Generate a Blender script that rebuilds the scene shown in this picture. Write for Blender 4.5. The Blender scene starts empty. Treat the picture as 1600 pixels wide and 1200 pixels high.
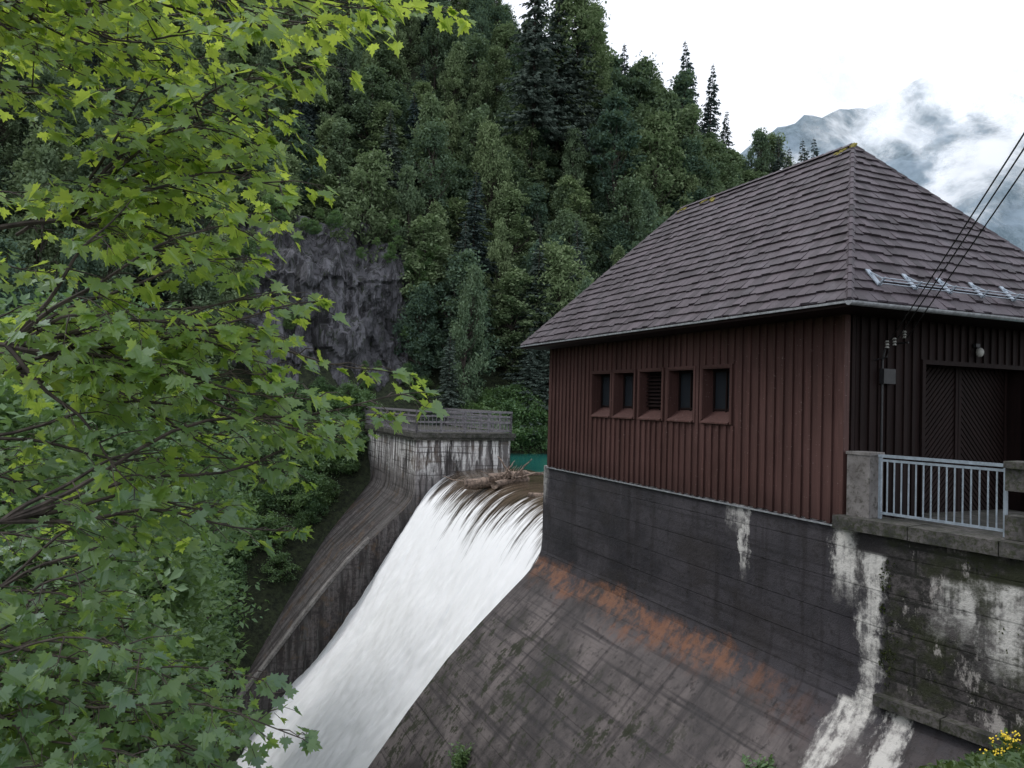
import bpy, math, random
import numpy as np
from mathutils import Vector, Matrix, noise as mnoise
random.seed(7); rng=np.random.default_rng(7)
scene=bpy.context.scene
# ------------------------------------------------------------------ frame
d=np.array([-0.399,0.916]); d/=np.linalg.norm(d)
e=np.array([d[1],-d[0]])
R0=np.array([7.0,15.9])
def TC(t,c,z): 
    p=R0+d*t+e*c
    return (p[0],p[1],z)
def toTC(x,y):
    v=np.array([x,y])-R0
    return float(v@d),float(v@e)
FR=Matrix(((-d[0],e[0],0,R0[0]),(-d[1],e[1],0,R0[1]),(0,0,1,0),(0,0,0,1)))
# ------------------------------------------------------------------ nodes
class NT:
    def __init__(s,name):
        s.m=bpy.data.materials.new(name); s.m.use_nodes=True
        s.nt=s.m.node_tree; s.nt.nodes.clear()
        s.out=s.nt.nodes.new('ShaderNodeOutputMaterial')
    def n(s,typ,**kw):
        x=s.nt.nodes.new(typ)
        for k,v in kw.items(): setattr(x,k,v)
        return x
    def L(s,a,b): s.nt.links.new(a,b)
    def put(s,sock,v):
        if v is None: return
        if isinstance(v,bpy.types.NodeSocket): s.L(v,sock)
        else:
            if isinstance(v,(tuple,list)) and sock.type=='RGBA' and len(v)==3: v=(*v,1)
            sock.default_value=v
    def M(s,op,a,b=None,c=None,clamp=False):
        x=s.n('ShaderNodeMath',operation=op); x.use_clamp=clamp
        s.put(x.inputs[0],a); s.put(x.inputs[1],b); s.put(x.inputs[2],c)
        return x.outputs[0]
    def xyz(s,a,b,c):
        x=s.n('ShaderNodeCombineXYZ'); s.put(x.inputs[0],a); s.put(x.inputs[1],b); s.put(x.inputs[2],c); return x.outputs[0]
    def sep(s,v):
        x=s.n('ShaderNodeSeparateXYZ'); s.L(v,x.inputs[0]); return x.outputs
    def noise(s,vec,scale=1,detail=4,rough=.55,dist=0):
        x=s.n('ShaderNodeTexNoise'); 
        if vec is not None: s.L(vec,x.inputs['Vector'])
        x.inputs['Scale'].default_value=scale; x.inputs['Detail'].default_value=detail
        x.inputs['Roughness'].default_value=rough; x.inputs['Distortion'].default_value=dist
        return x.outputs['Fac']
    def ramp(s,f,a,b,lo=0.,hi=1.):
        x=s.n('ShaderNodeMapRange'); x.interpolation_type='SMOOTHSTEP'
        s.put(x.inputs[0],f); x.inputs[1].default_value=a; x.inputs[2].default_value=b
        x.inputs[3].default_value=lo; x.inputs[4].default_value=hi
        return x.outputs[0]
    def mix(s,f,a,b,mode='MIX'):
        x=s.n('ShaderNodeMix',data_type='RGBA',blend_type=mode)
        s.put(x.inputs[0],f); s.put(x.inputs[6],a); s.put(x.inputs[7],b); return x.outputs[2]
    def bump(s,h,st=.5,dist=.05):
        x=s.n('ShaderNodeBump'); x.inputs['Strength'].default_value=st; x.inputs['Distance'].default_value=dist
        s.L(h,x.inputs['Height']); return x.outputs[0]
    def pr(s,col,rough=.8,normal=None,metal=0,spec=.5):
        x=s.n('ShaderNodeBsdfPrincipled'); s.put(x.inputs['Base Color'],col); s.put(x.inputs['Roughness'],rough)
        x.inputs['Metallic'].default_value=metal; x.inputs['Specular IOR Level'].default_value=spec
        if normal is not None: s.L(normal,x.inputs['Normal'])
        s.L(x.outputs[0],s.out.inputs[0]); return x
    def obj(s): return s.n('ShaderNodeTexCoord').outputs['Object']
    def uv(s): return s.n('ShaderNodeTexCoord').outputs['UV']
    def pos(s): return s.n('ShaderNodeNewGeometry').outputs['Position']
    def attr(s,nm):
        x=s.n('ShaderNodeAttribute'); x.attribute_name=nm; return x.outputs['Fac']
    def vm(s,v,sc):
        x=s.n('ShaderNodeVectorMath',operation='MULTIPLY'); s.L(v,x.inputs[0]); x.inputs[1].default_value=sc; return x.outputs[0]

def simple(name,col,rough=.7,var=.35,scale=6,metal=0,stretch=(1,1,1),bump=.2):
    m=NT(name); v=m.vm(m.obj(),stretch)
    n=m.noise(v,scale,5,.6)
    f=m.ramp(n,.3,.7)
    c=m.mix(f,tuple(x*(1-var) for x in col),tuple(min(1,x*(1+var)) for x in col))
    m.pr(c,rough,m.bump(n,bump,.02),metal); return m.m

def wood_mat(name,base,dark,spot=.6,spec=.3):
    m=NT(name); o=m.obj(); x,y,z=m.sep(o)
    rnd=m.attr('rnd')
    g=m.noise(m.xyz(m.M('MULTIPLY',x,14.),m.M('MULTIPLY',y,14.),m.M('MULTIPLY',z,.7)),1.5,5,.6)
    big=m.noise(m.vm(o,(.5,.5,.35)),1.,3)
    c=m.mix(m.ramp(g,.25,.75),dark,base)
    c=m.mix(m.M('MULTIPLY',rnd,.7),c,tuple(v*.45 for v in base))
    c=m.mix(m.ramp(big,.4,.75,0,.5),c,(base[0]*1.15,base[1]*1.25,base[2]*1.3))
    sp=m.noise(m.vm(o,(5,5,9)),3.,3,.5)
    c=m.mix(m.ramp(sp,.66,.74,0,spot),c,(.27,.21,.2))
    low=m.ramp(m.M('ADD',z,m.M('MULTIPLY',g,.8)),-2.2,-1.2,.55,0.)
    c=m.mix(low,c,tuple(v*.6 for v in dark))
    m.pr(c,.62,m.bump(g,.35,.01),spec=spec); return m.m
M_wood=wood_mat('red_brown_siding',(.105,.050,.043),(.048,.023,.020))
M_wood2=wood_mat('dark_shaded_wood',(.022,.012,.011),(.009,.006,.006),.05,.12)  # dark brown planks, with the deep shade under the eave put into the colour
M_dark=simple('dark_interior',(.02,.02,.022),.5)
M_metal=simple('galvanised_steel',(.36,.42,.48),.42,.18,9,.5)
M_alu=simple('gutter_metal',(.45,.47,.5),.35,.25,8,.5)
M_black=simple('black_cable',(.012,.012,.012),.6)
M_white=simple('white_ceramic',(.4,.4,.37),.3,.05)
M_trunk=simple('bark',(.06,.048,.04),.9,.5,12,0,(1,1,.25),.6)
M_drift=simple('driftwood',(.21,.155,.12),.85,.6,8,0,(1,1,1),.6)
m=NT('window_glass'); m.pr((.02,.025,.03),.06); M_glass=m.m

m=NT('roof_shingle'); o=m.pos(); rnd=m.attr('rnd')
n=m.noise(o,1.2,5,.6); n2=m.noise(o,22,4,.6)
c=m.mix(rnd,(.036,.028,.033),(.098,.078,.091))
c=m.mix(m.ramp(n,.48,.75,0,.6),c,(.12,.107,.122))
c=m.mix(m.ramp(n2,.45,.75,0,.5),c,(.024,.02,.021))
n3=m.noise(o,.9,6,.7)
c=m.mix(m.ramp(n3,.68,.76,0,.6),c,(.085,.095,.05))
m.pr(c,.6,m.bump(n2,.4,.01),spec=.4); M_roof=m.m

def dam_mat(name,kind):
    m=NT(name); uv=m.uv(); t,_,_=m.sep(uv); p=m.pos(); px,py,z=m.sep(p)
    q=m.xyz(t,z,m.M('MULTIPLY',px,.15))
    n1=m.noise(m.vm(q,(1,1,1)),.5,6,.65); n2=m.noise(m.vm(q,(1,1,1)),5,5,.7); fine=m.noise(p,30,4,.7)
    streak=m.noise(m.xyz(m.M('MULTIPLY',t,2.2),m.M('MULTIPLY',z,.16),0.),1.2,5,.6)
    hl=m.noise(m.xyz(m.M('MULTIPLY',t,.12),m.M('MULTIPLY',z,4.5),0.),1.3,4,.6)
    if kind=='near':
        up=m.mix(m.ramp(n1,.3,.7),(.024,.023,.028),(.062,.057,.064))
        lowc=m.mix(m.ramp(n1,.34,.66),(.05,.043,.044),(.175,.152,.147))
        wob=m.M('ADD',z,m.M('MULTIPLY',m.M('SUBTRACT',n1,.5),1.8))
        fl=m.ramp(wob,-7.0,-5.9,1.,0.)
        c=m.mix(fl,up,lowc)
        c=m.mix(m.ramp(hl,.5,.66,0,.7),c,(.024,.022,.025))
        c=m.mix(m.ramp(streak,.5,.68,0,.7),c,(.022,.019,.021))
        c=m.mix(m.ramp(n2,.52,.68,0,.75),c,(.02,.018,.018))
        big=m.noise(m.xyz(m.M('MULTIPLY',t,.35),m.M('MULTIPLY',z,.45),2.),1.,5,.7)
        c=m.mix(m.M('MULTIPLY',m.ramp(big,.5,.66),.7),c,(.03,.026,.026))
        ob=m.M('MULTIPLY',m.ramp(wob,-6.8,-6.3),m.ramp(wob,-6.05,-5.7,1.,0.))
        ob=m.M('MULTIPLY',ob,m.ramp(m.M('ADD',m.noise(q,2.2,6,.75),m.M('MULTIPLY',streak,.3)),.54,.78))
        ob=m.M('MULTIPLY',ob,m.ramp(t,-.5,4.,.05,1.))
        c=m.mix(m.M('MULTIPLY',ob,.68),c,(.26,.115,.06))
        ms=m.noise(m.xyz(m.M('MULTIPLY',t,2.5),m.M('MULTIPLY',z,2.3),m.M('MULTIPLY',t,.5)),1.,4,.75)
        mk=m.M('MULTIPLY',m.ramp(ms,.53,.6),m.ramp(z,-7.0,-8.2))
        c=m.mix(m.M('MULTIPLY',mk,.88),c,(.022,.027,.012))
        br=m.n('ShaderNodeTexBrick'); m.L(m.xyz(t,z,0.),br.inputs['Vector'])
        br.inputs['Scale'].default_value=1.; br.inputs['Brick Width'].default_value=1.1; br.inputs['Row Height'].default_value=.52
        br.inputs['Mortar Size'].default_value=.025; br.inputs['Color1'].default_value=(.04,.036,.037,1); br.inputs['Color2'].default_value=(.13,.115,.112,1); br.inputs['Mortar'].default_value=(.015,.015,.013,1)
        bc=m.mix(m.ramp(n2,.38,.58,0,.92),br.outputs['Color'],(.018,.017,.015))
        bc=m.mix(m.ramp(m.noise(q,1.1,6,.75),.46,.6,0,.9),bc,(.024,.028,.011))
        wp_=m.noise(m.xyz(m.M('MULTIPLY',t,1.1),m.M('MULTIPLY',z,.55),7.),1.3,7,.75)
        bc=m.mix(m.ramp(wp_,.56,.63,0,.75),bc,(.45,.42,.39))
        sel=m.M('MULTIPLY',m.ramp(t,-1.15,-.95,1.,0.),m.ramp(z,-5.7,-5.5))
        c=m.mix(sel,c,bc)
        tw=m.M('ADD',t,m.M('MULTIPLY',m.M('SUBTRACT',m.noise(m.vm(q,(1,.6,1)),2.2,6,.75),.5),1.1))
        def st(t0,w,z0,z1,k):
            a=m.M('SUBTRACT',1.,m.M('DIVIDE',m.M('ABSOLUTE',m.M('SUBTRACT',tw,t0)),w),clamp=True)
            a=m.ramp(a,.2,.6)
            a=m.M('MULTIPLY',a,m.ramp(m.M('ADD',z,m.M('MULTIPLY',n2,.8)),z0,z0+.9)); a=m.M('MULTIPLY',a,m.ramp(z,z1,z1+.1,1.,0.))
            a=m.M('MULTIPLY',a,m.ramp(m.M('ADD',streak,m.M('MULTIPLY',n2,.8)),.72,1.0,.12,1.))
            return m.M('MULTIPLY',a,k)
        L=st(-.12,.5,-3.7,-2.3,.95)
        for a in [(3.0,.22,-3.9,-2.3,.9),(3.3,.6,-2.9,-2.3,.7),(14.1,.35,-3.6,-2.3,.5),(-.75,.40,-6.4,-2.9,.95),(-.35,.45,-12.,-5.9,.95),(-1.45,.4,-12.,-5.6,.9),(-3.2,.7,-4.4,-3.,.9),(-4.4,.7,-4.6,-2.8,.9),(-2.3,.6,-3.9,-3.1,.8),(-5.4,.6,-9,-3.4,.9)]:
            L=m.M('MAXIMUM',L,st(*a))
        c=m.mix(L,c,(.68,.66,.62))
    else:
        c=m.mix(m.ramp(n1,.3,.7),(.10,.09,.088),(.24,.22,.215))
        low=m.ramp(m.M('ADD',z,m.M('MULTIPLY',n1,2.)),-5.6,-3.8,1.,0.)
        c=m.mix(low,c,m.mix(m.ramp(n2,.4,.6),(.036,.031,.031),(.082,.07,.068)))
        c=m.mix(m.ramp(streak,.48,.58,0,.88),c,(.024,.021,.02))
        s2=m.noise(m.xyz(m.M('MULTIPLY',t,3.1),m.M('MULTIPLY',z,.3),3.),1.1,6,.75)
        wm=m.M('MULTIPLY',m.ramp(s2,.47,.56),m.ramp(m.M('ADD',z,m.M('MULTIPLY',n2,2.)),-4.,-2.6,.07,1.))
        c=m.mix(wm,c,(.75,.73,.71))
        c=m.mix(m.ramp(hl,.54,.66,0,.75),c,(.04,.034,.032))
        og=m.M('MULTIPLY',m.ramp(m.noise(q,.9,5,.7),.54,.66),.45)
        c=m.mix(og,c,(.11,.068,.035))
    joint=m.M('FRACT',m.M('MULTIPLY',z,1.4))
    jl=m.ramp(joint,.0,.05,0.,1.)
    h=m.M('ADD',m.M('MULTIPLY',jl,.4),m.M('ADD',n2,m.M('MULTIPLY',fine,.4)))
    m.pr(c,m.mix(m.ramp(n1,.4,.6),(.55,.55,.55),(.85,.85,.85)),m.bump(h,.6,.05),spec=.35); return m.m
M_dam=dam_mat('stained_concrete','near'); M_pier=dam_mat('pier_concrete','far')
m=NT('weathered_concrete'); p=m.pos(); n1=m.noise(p,1.5,6,.7); n2=m.noise(p,9,6,.7)
c=m.mix(m.ramp(n1,.3,.7),(.11,.10,.095),(.26,.245,.235)); c=m.mix(m.ramp(n2,.48,.66,0,.8),c,(.05,.045,.035))
m.pr(c,.85,m.bump(n2,.5,.02)); M_conc=m.m
m=NT('mossy_concrete'); p=m.pos(); n1=m.noise(p,2.,6,.7); n2=m.noise(p,12,6,.7)
c=m.mix(m.ramp(n1,.35,.65),(.03,.03,.028),(.12,.11,.105)); c=m.mix(m.ramp(n2,.43,.62,0,.85),c,(.026,.032,.011))
m.pr(c,.9,m.bump(n2,.8,.03)); M_moss=m.m

m=NT('falling_water'); uv=m.uv(); t,s,_=m.sep(uv)
st=m.noise(m.xyz(m.M('MULTIPLY',t,2.6),m.M('MULTIPLY',s,.2),0.),1.5,7,.68,.3)
st2=m.noise(m.xyz(m.M('MULTIPLY',t,.8),m.M('MULTIPLY',s,.08),5.),1.3,4,.6)
st3=m.noise(m.xyz(m.M('MULTIPLY',t,9.),m.M('MULTIPLY',s,1.3),0.),1.5,6,.7)
edge=m.M('ADD',s,m.M('ADD',m.M('MULTIPLY',m.M('SUBTRACT',st,.5),9.),m.M('MULTIPLY',m.M('SUBTRACT',st2,.5),7.)))
w=m.ramp(edge,2.0,4.4)
w=m.M('MULTIPLY',w,m.ramp(m.M('ADD',st3,m.M('MULTIPLY',w,.6)),.35,.75,.6,1.))
w2=m.M('MAXIMUM',w,m.ramp(s,5.5,7.5))
thin=m.mix(m.ramp(st,.35,.65),(.035,.026,.018),(.13,.095,.065))
wh=m.mix(m.ramp(st3,.3,.45),(.88,.91,.94),(.975,.98,.985))
c=m.mix(w2,thin,wh)
m.pr(c,m.mix(w2,(.12,.12,.12),(.7,.7,.7)),m.bump(m.M('ADD',st,m.M('MULTIPLY',st3,.6)),.22,.07)); M_fall=m.m
m=NT('lake_water'); p=m.pos(); n=m.noise(m.vm(p,(1,1,1)),2.5,4)
m.pr((.02,.15,.13),.12,m.bump(n,.25,.03)); M_lake=m.m

def leafmat(name,c1,c2,ct,tf=.35,objvar=.5,gloss=.05,tint2=None,dk=None):
    m=NT(name); r=m.attr('rnd'); oi=m.n('ShaderNodeObjectInfo').outputs['Random']
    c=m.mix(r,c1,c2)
    tint=m.mix(oi,(c1[0]*.75,c1[1]*.85,c1[2]*1.2),(c2[0]*1.25,c2[1]*1.1,c2[2]*.95))
    c=m.mix(objvar,c,tint)
    D=m.n('ShaderNodeBsdfDiffuse'); m.L(c,D.inputs[0])
    last=D
    if tf>0:
        T=m.n('ShaderNodeBsdfTranslucent')
        if tint2: m.L(m.mix(r,ct,tint2),T.inputs[0])
        else: T.inputs[0].default_value=(*ct,1)
        a=m.n('ShaderNodeMixShader'); a.inputs[0].default_value=tf; m.L(D.outputs[0],a.inputs[1]); m.L(T.outputs[0],a.inputs[2]); last=a
    if gloss>0:
        G=m.n('ShaderNodeBsdfGlossy'); G.inputs['Roughness'].default_value=.45; G.inputs[0].default_value=(.8,.9,1,1)
        b=m.n('ShaderNodeMixShader'); b.inputs[0].default_value=gloss; m.L(last.outputs[0],b.inputs[1]); m.L(G.outputs[0],b.inputs[2]); last=b
    m.L(last.outputs[0],m.out.inputs[0]); return m.m
M_leafD=leafmat('broadleaf_foliage',(.080,.130,.092),(.215,.295,.165),(.20,.29,.12),.22,.6,0)  # lifted bluish tones: distance haze put into the leaf colour
M_leafS=leafmat('spruce_needles',(.045,.068,.062),(.10,.132,.112),(.05,.08,.04),0,.4,0)  # paler, bluer needles carry the distance haze in their colour
M_leafN=leafmat('understory_leaves',(.075,.15,.07),(.19,.29,.12),(.2,.34,.08),.35,.3,.03)
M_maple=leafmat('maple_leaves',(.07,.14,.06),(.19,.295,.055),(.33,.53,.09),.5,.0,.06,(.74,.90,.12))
M_grass=leafmat('grass_blades',(.05,.09,.03),(.11,.16,.05),(.12,.2,.04),.3,.0,.03)
M_mossleaf=leafmat('moss_tufts',(.02,.03,.012),(.06,.075,.02),(.05,.08,.02),.1,.0,0)
m=NT('yellow_petals'); m.pr((.75,.55,.03),.6); M_yel=m.m
m=NT('forest_floor'); p=m.pos(); n1=m.noise(p,.25,6,.7); n2=m.noise(p,3,6,.75)
c=m.mix(m.ramp(n2,.35,.65),(.012,.018,.009),(.05,.065,.028)); c=m.mix(m.ramp(n1,.55,.7,0,.6),c,(.06,.055,.045))
m.pr(c,.95,m.bump(n2,1.,.3)); M_floor=m.m
m=NT('cliff_rock'); p=m.pos(); n1=m.noise(m.vm(p,(1,1,.3)),.5,8,.7,.6); n2=m.noise(m.vm(p,(1,1,.5)),1.8,8,.75); n3=m.noise(m.vm(p,(1,1,.07)),1.3,7,.75); n4=m.noise(m.vm(p,(1,1,.12)),3.,7,.75)
c=m.mix(m.ramp(n1,.3,.7),(.12,.12,.135),(.30,.295,.325)); c=m.mix(m.ramp(n3,.47,.57,0,.9),c,(.04,.038,.042)); c=m.mix(m.ramp(n4,.58,.66,0,.6),c,(.42,.42,.44)); c=m.mix(m.ramp(n2,.53,.63,0,.9),c,(.045,.062,.032))
m.pr(c,.9,m.bump(m.M('ADD',n2,n3),1.,.6)); M_rock=m.m
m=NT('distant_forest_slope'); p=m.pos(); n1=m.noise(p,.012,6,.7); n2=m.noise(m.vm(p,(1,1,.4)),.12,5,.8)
c=m.mix(m.ramp(n2,.35,.65),(.10,.145,.175),(.19,.25,.29)); c=m.mix(m.ramp(n1,.45,.65,0,.6),c,(.26,.33,.40))  # bluish grey tones: aerial haze put into the slope colour
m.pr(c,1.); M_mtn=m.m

# ------------------------------------------------------------------ mesh helpers
import bmesh
def empty(name,mat=None):
    o=bpy.data.objects.new(name,None); scene.collection.objects.link(o)
    if mat is not None: o.matrix_world=mat
    o.empty_display_size=.2; return o
def mkobj(name,verts,faces,mats,parent=None,rnd=None,uv=None,mi=None,smooth=False,recalc=False):
    me=bpy.data.meshes.new(name)
    v=verts.tolist() if isinstance(verts,np.ndarray) else verts
    f=faces.tolist() if isinstance(faces,np.ndarray) else faces
    me.from_pydata(v,[],f)
    for mm in (mats if isinstance(mats,list) else [mats]): me.materials.append(mm)
    if rnd is not None:
        a=me.attributes.new('rnd','FLOAT','FACE'); a.data.foreach_set('value',np.asarray(rnd,dtype=np.float32))
    if uv is not None:
        l=me.uv_layers.new(name='UVMap'); l.data.foreach_set('uv',np.asarray(uv,dtype=np.float32).ravel())
    if mi is not None: me.polygons.foreach_set('material_index',np.asarray(mi,dtype=np.int32))
    if smooth: me.polygons.foreach_set('use_smooth',np.ones(len(me.polygons),dtype=bool))
    if recalc:
        bm=bmesh.new(); bm.from_mesh(me); bmesh.ops.recalc_face_normals(bm,faces=bm.faces); bm.to_mesh(me); bm.free()
    me.update()
    o=bpy.data.objects.new(name,me); scene.collection.objects.link(o)
    if parent is not None: o.parent=parent
    return o
class B:
    def __init__(s): s.v=[]; s.f=[]; s.r=[]
    def hexa(s,p,r=None):
        k=len(s.v); s.v+= [tuple(x) for x in p]
        fs=[(0,3,2,1),(4,5,6,7),(0,1,5,4),(1,2,6,5),(2,3,7,6),(3,0,4,7)]
        r=random.random() if r is None else r
        for f in fs: s.f.append(tuple(k+i for i in f)); s.r.append(r)
    def box(s,x0,x1,y0,y1,z0,z1,r=None):
        s.hexa([(x0,y0,z0),(x1,y0,z0),(x1,y1,z0),(x0,y1,z0),(x0,y0,z1),(x1,y0,z1),(x1,y1,z1),(x0,y1,z1)],r)
    def obox(s,c,ax,ay,az,r=None):
        c,ax,ay,az=map(np.array,(c,ax,ay,az))
        s.hexa([c-ax-ay-az,c+ax-ay-az,c+ax+ay-az,c-ax+ay-az,c-ax-ay+az,c+ax-ay+az,c+ax+ay+az,c-ax+ay+az],r)
    def tube(s,pts,rad,n=6,r=.5):
        pts=[np.array(p,float) for p in pts]; k0=len(s.v)
        if not hasattr(rad,'__len__'): rad=[rad]*len(pts)
        for i,p in enumerate(pts):
            a=pts[min(i+1,len(pts)-1)]-pts[max(i-1,0)]; a/=np.linalg.norm(a)+1e-9
            h=np.array([0,0,1.]) if abs(a[2])<.9 else np.array([1.,0,0])
            u=np.cross(a,h); u/=np.linalg.norm(u); w=np.cross(a,u)
            for j in range(n):
                an=2*math.pi*j/n; s.v.append(tuple(p+rad[i]*(u*math.cos(an)+w*math.sin(an))))
        for i in range(len(pts)-1):
            for j in range(n):
                a=k0+i*n+j; b=k0+i*n+(j+1)%n; s.f.append((a,b,b+n,a+n)); s.r.append(r)
        s.f.append(tuple(k0+j for j in range(n))); s.r.append(r)
        s.f.append(tuple(k0+(len(pts)-1)*n+j for j in range(n))); s.r.append(r)
    def make(s,name,mat,parent=None,**kw): return mkobj(name,s.v,s.f,mat,parent,rnd=s.r,**kw)

# ------------------------------------------------------------------ terrain
def Hcap(c): return np.interp(c,[-60,-10,8,25,33,41,55,65,80,110,200],[130,110,92,64,49,38,29,21,13,8,6])
def terr(t,c):
    n=mnoise.noise(Vector((t*.09,c*.09,0)))*1.6+mnoise.noise(Vector((t*.3,c*.3,5)))*.6
    hill=-2+1.15*(t-46)+n*min(1,max(0,(t-44)/8))
    cap=float(Hcap(c))+n*1.5
    if hill>cap-6: hill=cap-6+6*(1-math.exp(-(hill-cap+6)/6))
    floor=-24 if c<0 else (-24+ (15*min(1,c/2)))
    te=-10+1.2*max(0,-c-14)
    if c<3:
        x=t-te
        near=-1.7-(.6*min(x,6)+1.3*max(0,x-6)) if x>0 else -1.7
        near+=n*.08
    else: near=-2.6-1.3*max(0,t+1.5)
    return max(hill,floor,near)
def axis(lo,hi,st,far):
    a=list(np.arange(lo,hi,st)); s=st
    x=hi
    while x<far: a.append(x); s*=1.35; x+=s
    x=lo; s=st; b=[]
    while x>-far: s*=1.35; x-=s; b.append(x)
    return sorted(b)+a
ta=axis(-30,150,1.5,2500); ca=axis(-60,125,1.5,2500)
V=[];F=[]
for c in ca:
    for t in ta: V.append(TC(t,c,terr(t,c)))
nt_=len(ta)
for i in range(len(ca)-1):
    for j in range(nt_-1):
        a=i*nt_+j; F.append((a,a+1,a+nt_+1,a+nt_))
mkobj('terrain_ground',V,F,M_floor,smooth=True,recalc=True)
mkobj('lake_water',[TC(-20,4.6,-4.16),TC(60,4.6,-4.16),TC(60,400,-4.16),TC(-20,400,-4.16)],[(0,1,2,3)],M_lake)

# ------------------------------------------------------------------ dam
dam=empty('concrete_dam',FR)
PR=[(0,-2.4),(0,-3.4),(0,-4.4),(0,-5.2),(-.04,-5.6),(-.15,-5.95),(-.38,-6.25),(-.75,-6.62),(-1.4,-7.2),(-2.5,-8.2),(-3.7,-9.35),(-5.1,-11.),(-6.5,-12.8),(-8.2,-15.),(-10,-17.3),(-14,-22.5),(-17,-26.5)]
f2=np.array([.54,-.84]); f2/=np.linalg.norm(f2); p2=np.array([-f2[1],f2[0]])
TB=-.93
Bp=R0+d*TB
def loc(xy):
    t,c=toTC(*xy); return (-t,c)
def sweep(name,stations,profile,mat,parent,cback):
    V=[];F=[];UV=[]
    n=len(profile)
    arc=[0]
    for a,b in zip(profile,profile[1:]): arc.append(arc[-1]+math.dist(a,b))
    for o,dr,sc,u in stations:
        for c,z in profile:
            p=np.array(o)+np.array(dr)*c*sc; l=loc(p); V.append((l[0],l[1],z))
    for i in range(len(stations)-1):
        for j in range(n-1):
            a=i*n+j; F.append((a,a+1,a+n+1,a+n))
            u0=stations[i][3];u1=stations[i+1][3]
            UV+=[(u0,arc[j]),(u0,arc[j+1]),(u1,arc[j+1]),(u1,arc[j])]
    for i in (0,len(stations)-1):
        o,dr,sc,u=stations[i]; k=len(V)
        pts=list(profile)+[(cback,profile[-1][1]),(cback,profile[0][1])]
        for c,z in pts:
            p=np.array(o)+np.array(dr)*c*sc; l=loc(p); V.append((l[0],l[1],z))
        F.append(tuple(range(k,k+len(pts)))); UV+=[(u+c,z) for c,z in pts]
    kb=[]
    for o,dr,sc,u in stations:
        p=np.array(o)+np.array(dr)*cback*sc; l=loc(p); kb.append(len(V)); V.append((l[0],l[1],profile[0][1])); V.append((l[0],l[1],profile[-1][1]))
    for i in range(len(stations)-1):
        F.append((i*n,(i+1)*n,kb[i+1],kb[i])); UV+=[(0,0)]*4
        F.append((kb[i],kb[i+1],kb[i+1]+1,kb[i]+1)); UV+=[(0,0)]*4
    return mkobj(name,V,F,mat,parent,uv=UV)
mit=(e+p2)/np.linalg.norm(e+p2)
sweep('near_face',[(R0+d*14.3,e,1,14.3),(Bp,mit,1.003,TB),(Bp+f2*16,p2,1,TB-16)],PR,M_dam,dam,8.2)
PRL=[(0,-2.25)]+PR[1:]
sweep('far_pier',[(R0+d*31.6,e,1,31.6),(R0+d*48.5,e,1,48.5)],PRL,M_pier,dam,6.1)
b=B(); b.box(-48.5,-31.35,-.3,6.35,-2.25,-1.98); b.box(-48.5,-31.42,-.22,6.28,-2.42,-2.25)
b.make('pier_deck_slab',M_moss,dam)
# narrow concrete rib along the chute edge of the far pier
b=B()
for (c0,z0),(c1,z1) in zip(PR[9:14],PR[10:15]):
    b.hexa([(-32.1,c0-.1,z0-.1),(-31.62,c0-.1,z0-.1),(-31.62,c1-.1,z1-.1),(-32.1,c1-.1,z1-.1),(-32.1,c0-.12,z0+.12),(-31.62,c0-.12,z0+.12),(-31.62,c1-.12,z1+.12),(-32.1,c1-.12,z1+.12)])
b.make('chute_edge_kerb',M_conc,dam)
b=B()
def bent(k,c,z):
    p=Bp+f2*k+p2*c; l=loc(p); return np.array([l[0],l[1],z])
fx=bent(1,0,0)-bent(0,0,0); fy=bent(0,1,0)-bent(0,0,0); fz=np.array([0,0,1.])
for k in np.arange(.05,15.5,1.3):
    b.obox(bent(k+.64,-.04,-5.62+random.uniform(-.015,.015)),fx*.64,fy*.22,fz*.10)
b.make('wall_foot_coping',M_moss,dam)
b=B()
for k in np.arange(-.95,15,1.6):
    b.obox(bent(k+.79,.25,-2.30+random.uniform(-.01,.01)),fx*.79,fy*.42,fz*.13)
b.make('crest_coping_slab',M_moss,dam)
b=B(); b.obox(bent(7.4,4.2,-2.42),fx*8.4,fy*3.9,fz*.1); b.make('porch_floor',M_moss,dam)
WP=[(7,-4.16),(5.6,-4.15),(4.5,-4.13),(3.5,-4.2),(2.7,-4.32),(2.0,-4.56),(1.4,-4.92),(.8,-5.5),(.3,-6.15),(-.27,-7.05),(-1.5,-9.05),(-3.18,-11.7),(-4.6,-13.6),(-6,-15.3),(-8,-17.6),(-10.2,-20.1),(-14,-24.8)]
wp=np.array(WP); arc=np.concatenate([[0],np.cumsum(np.linalg.norm(np.diff(wp,axis=0),axis=1))])
ss=np.arange(0,arc[-1],.16); cc=np.interp(ss,arc,wp[:,0]); zz=np.interp(ss,arc,wp[:,1])
ker=np.ones(5)/5; 
cc2=np.convolve(np.pad(cc,2,'edge'),ker,'valid'); zz2=np.convolve(np.pad(zz,2,'edge'),ker,'valid')
tt=np.arange(14.31,31.6,.11); tt=np.append(tt,31.595)
V=[];F=[];UV=[]
for i,s in enumerate(ss):
    for t in tt:
        a=.035+.08*min(1,max(0,(s-6)/6))
        if s<4: a=.015
        n=mnoise.noise(Vector((t*1.3,s*.22,0)))*a*1.3+mnoise.noise(Vector((t*3.7,s*.7,4)))*a+mnoise.noise(Vector((t*8,s*3,4)))*a*.4
        V.append((-t,cc2[i]-n*.7,zz2[i]+n*.7))
nn=len(tt)
for i in range(len(ss)-1):
    for j in range(nn-1):
        a=i*nn+j; F.append((a,a+1,a+nn+1,a+nn))
        UV+=[(tt[j],ss[i]-3.2),(tt[j+1],ss[i]-3.2),(tt[j+1],ss[i+1]-3.2),(tt[j],ss[i+1]-3.2)]
wf=mkobj('spillway_waterfall',V,F,M_fall,uv=UV,smooth=True,recalc=True); wf.matrix_world=FR
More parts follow.
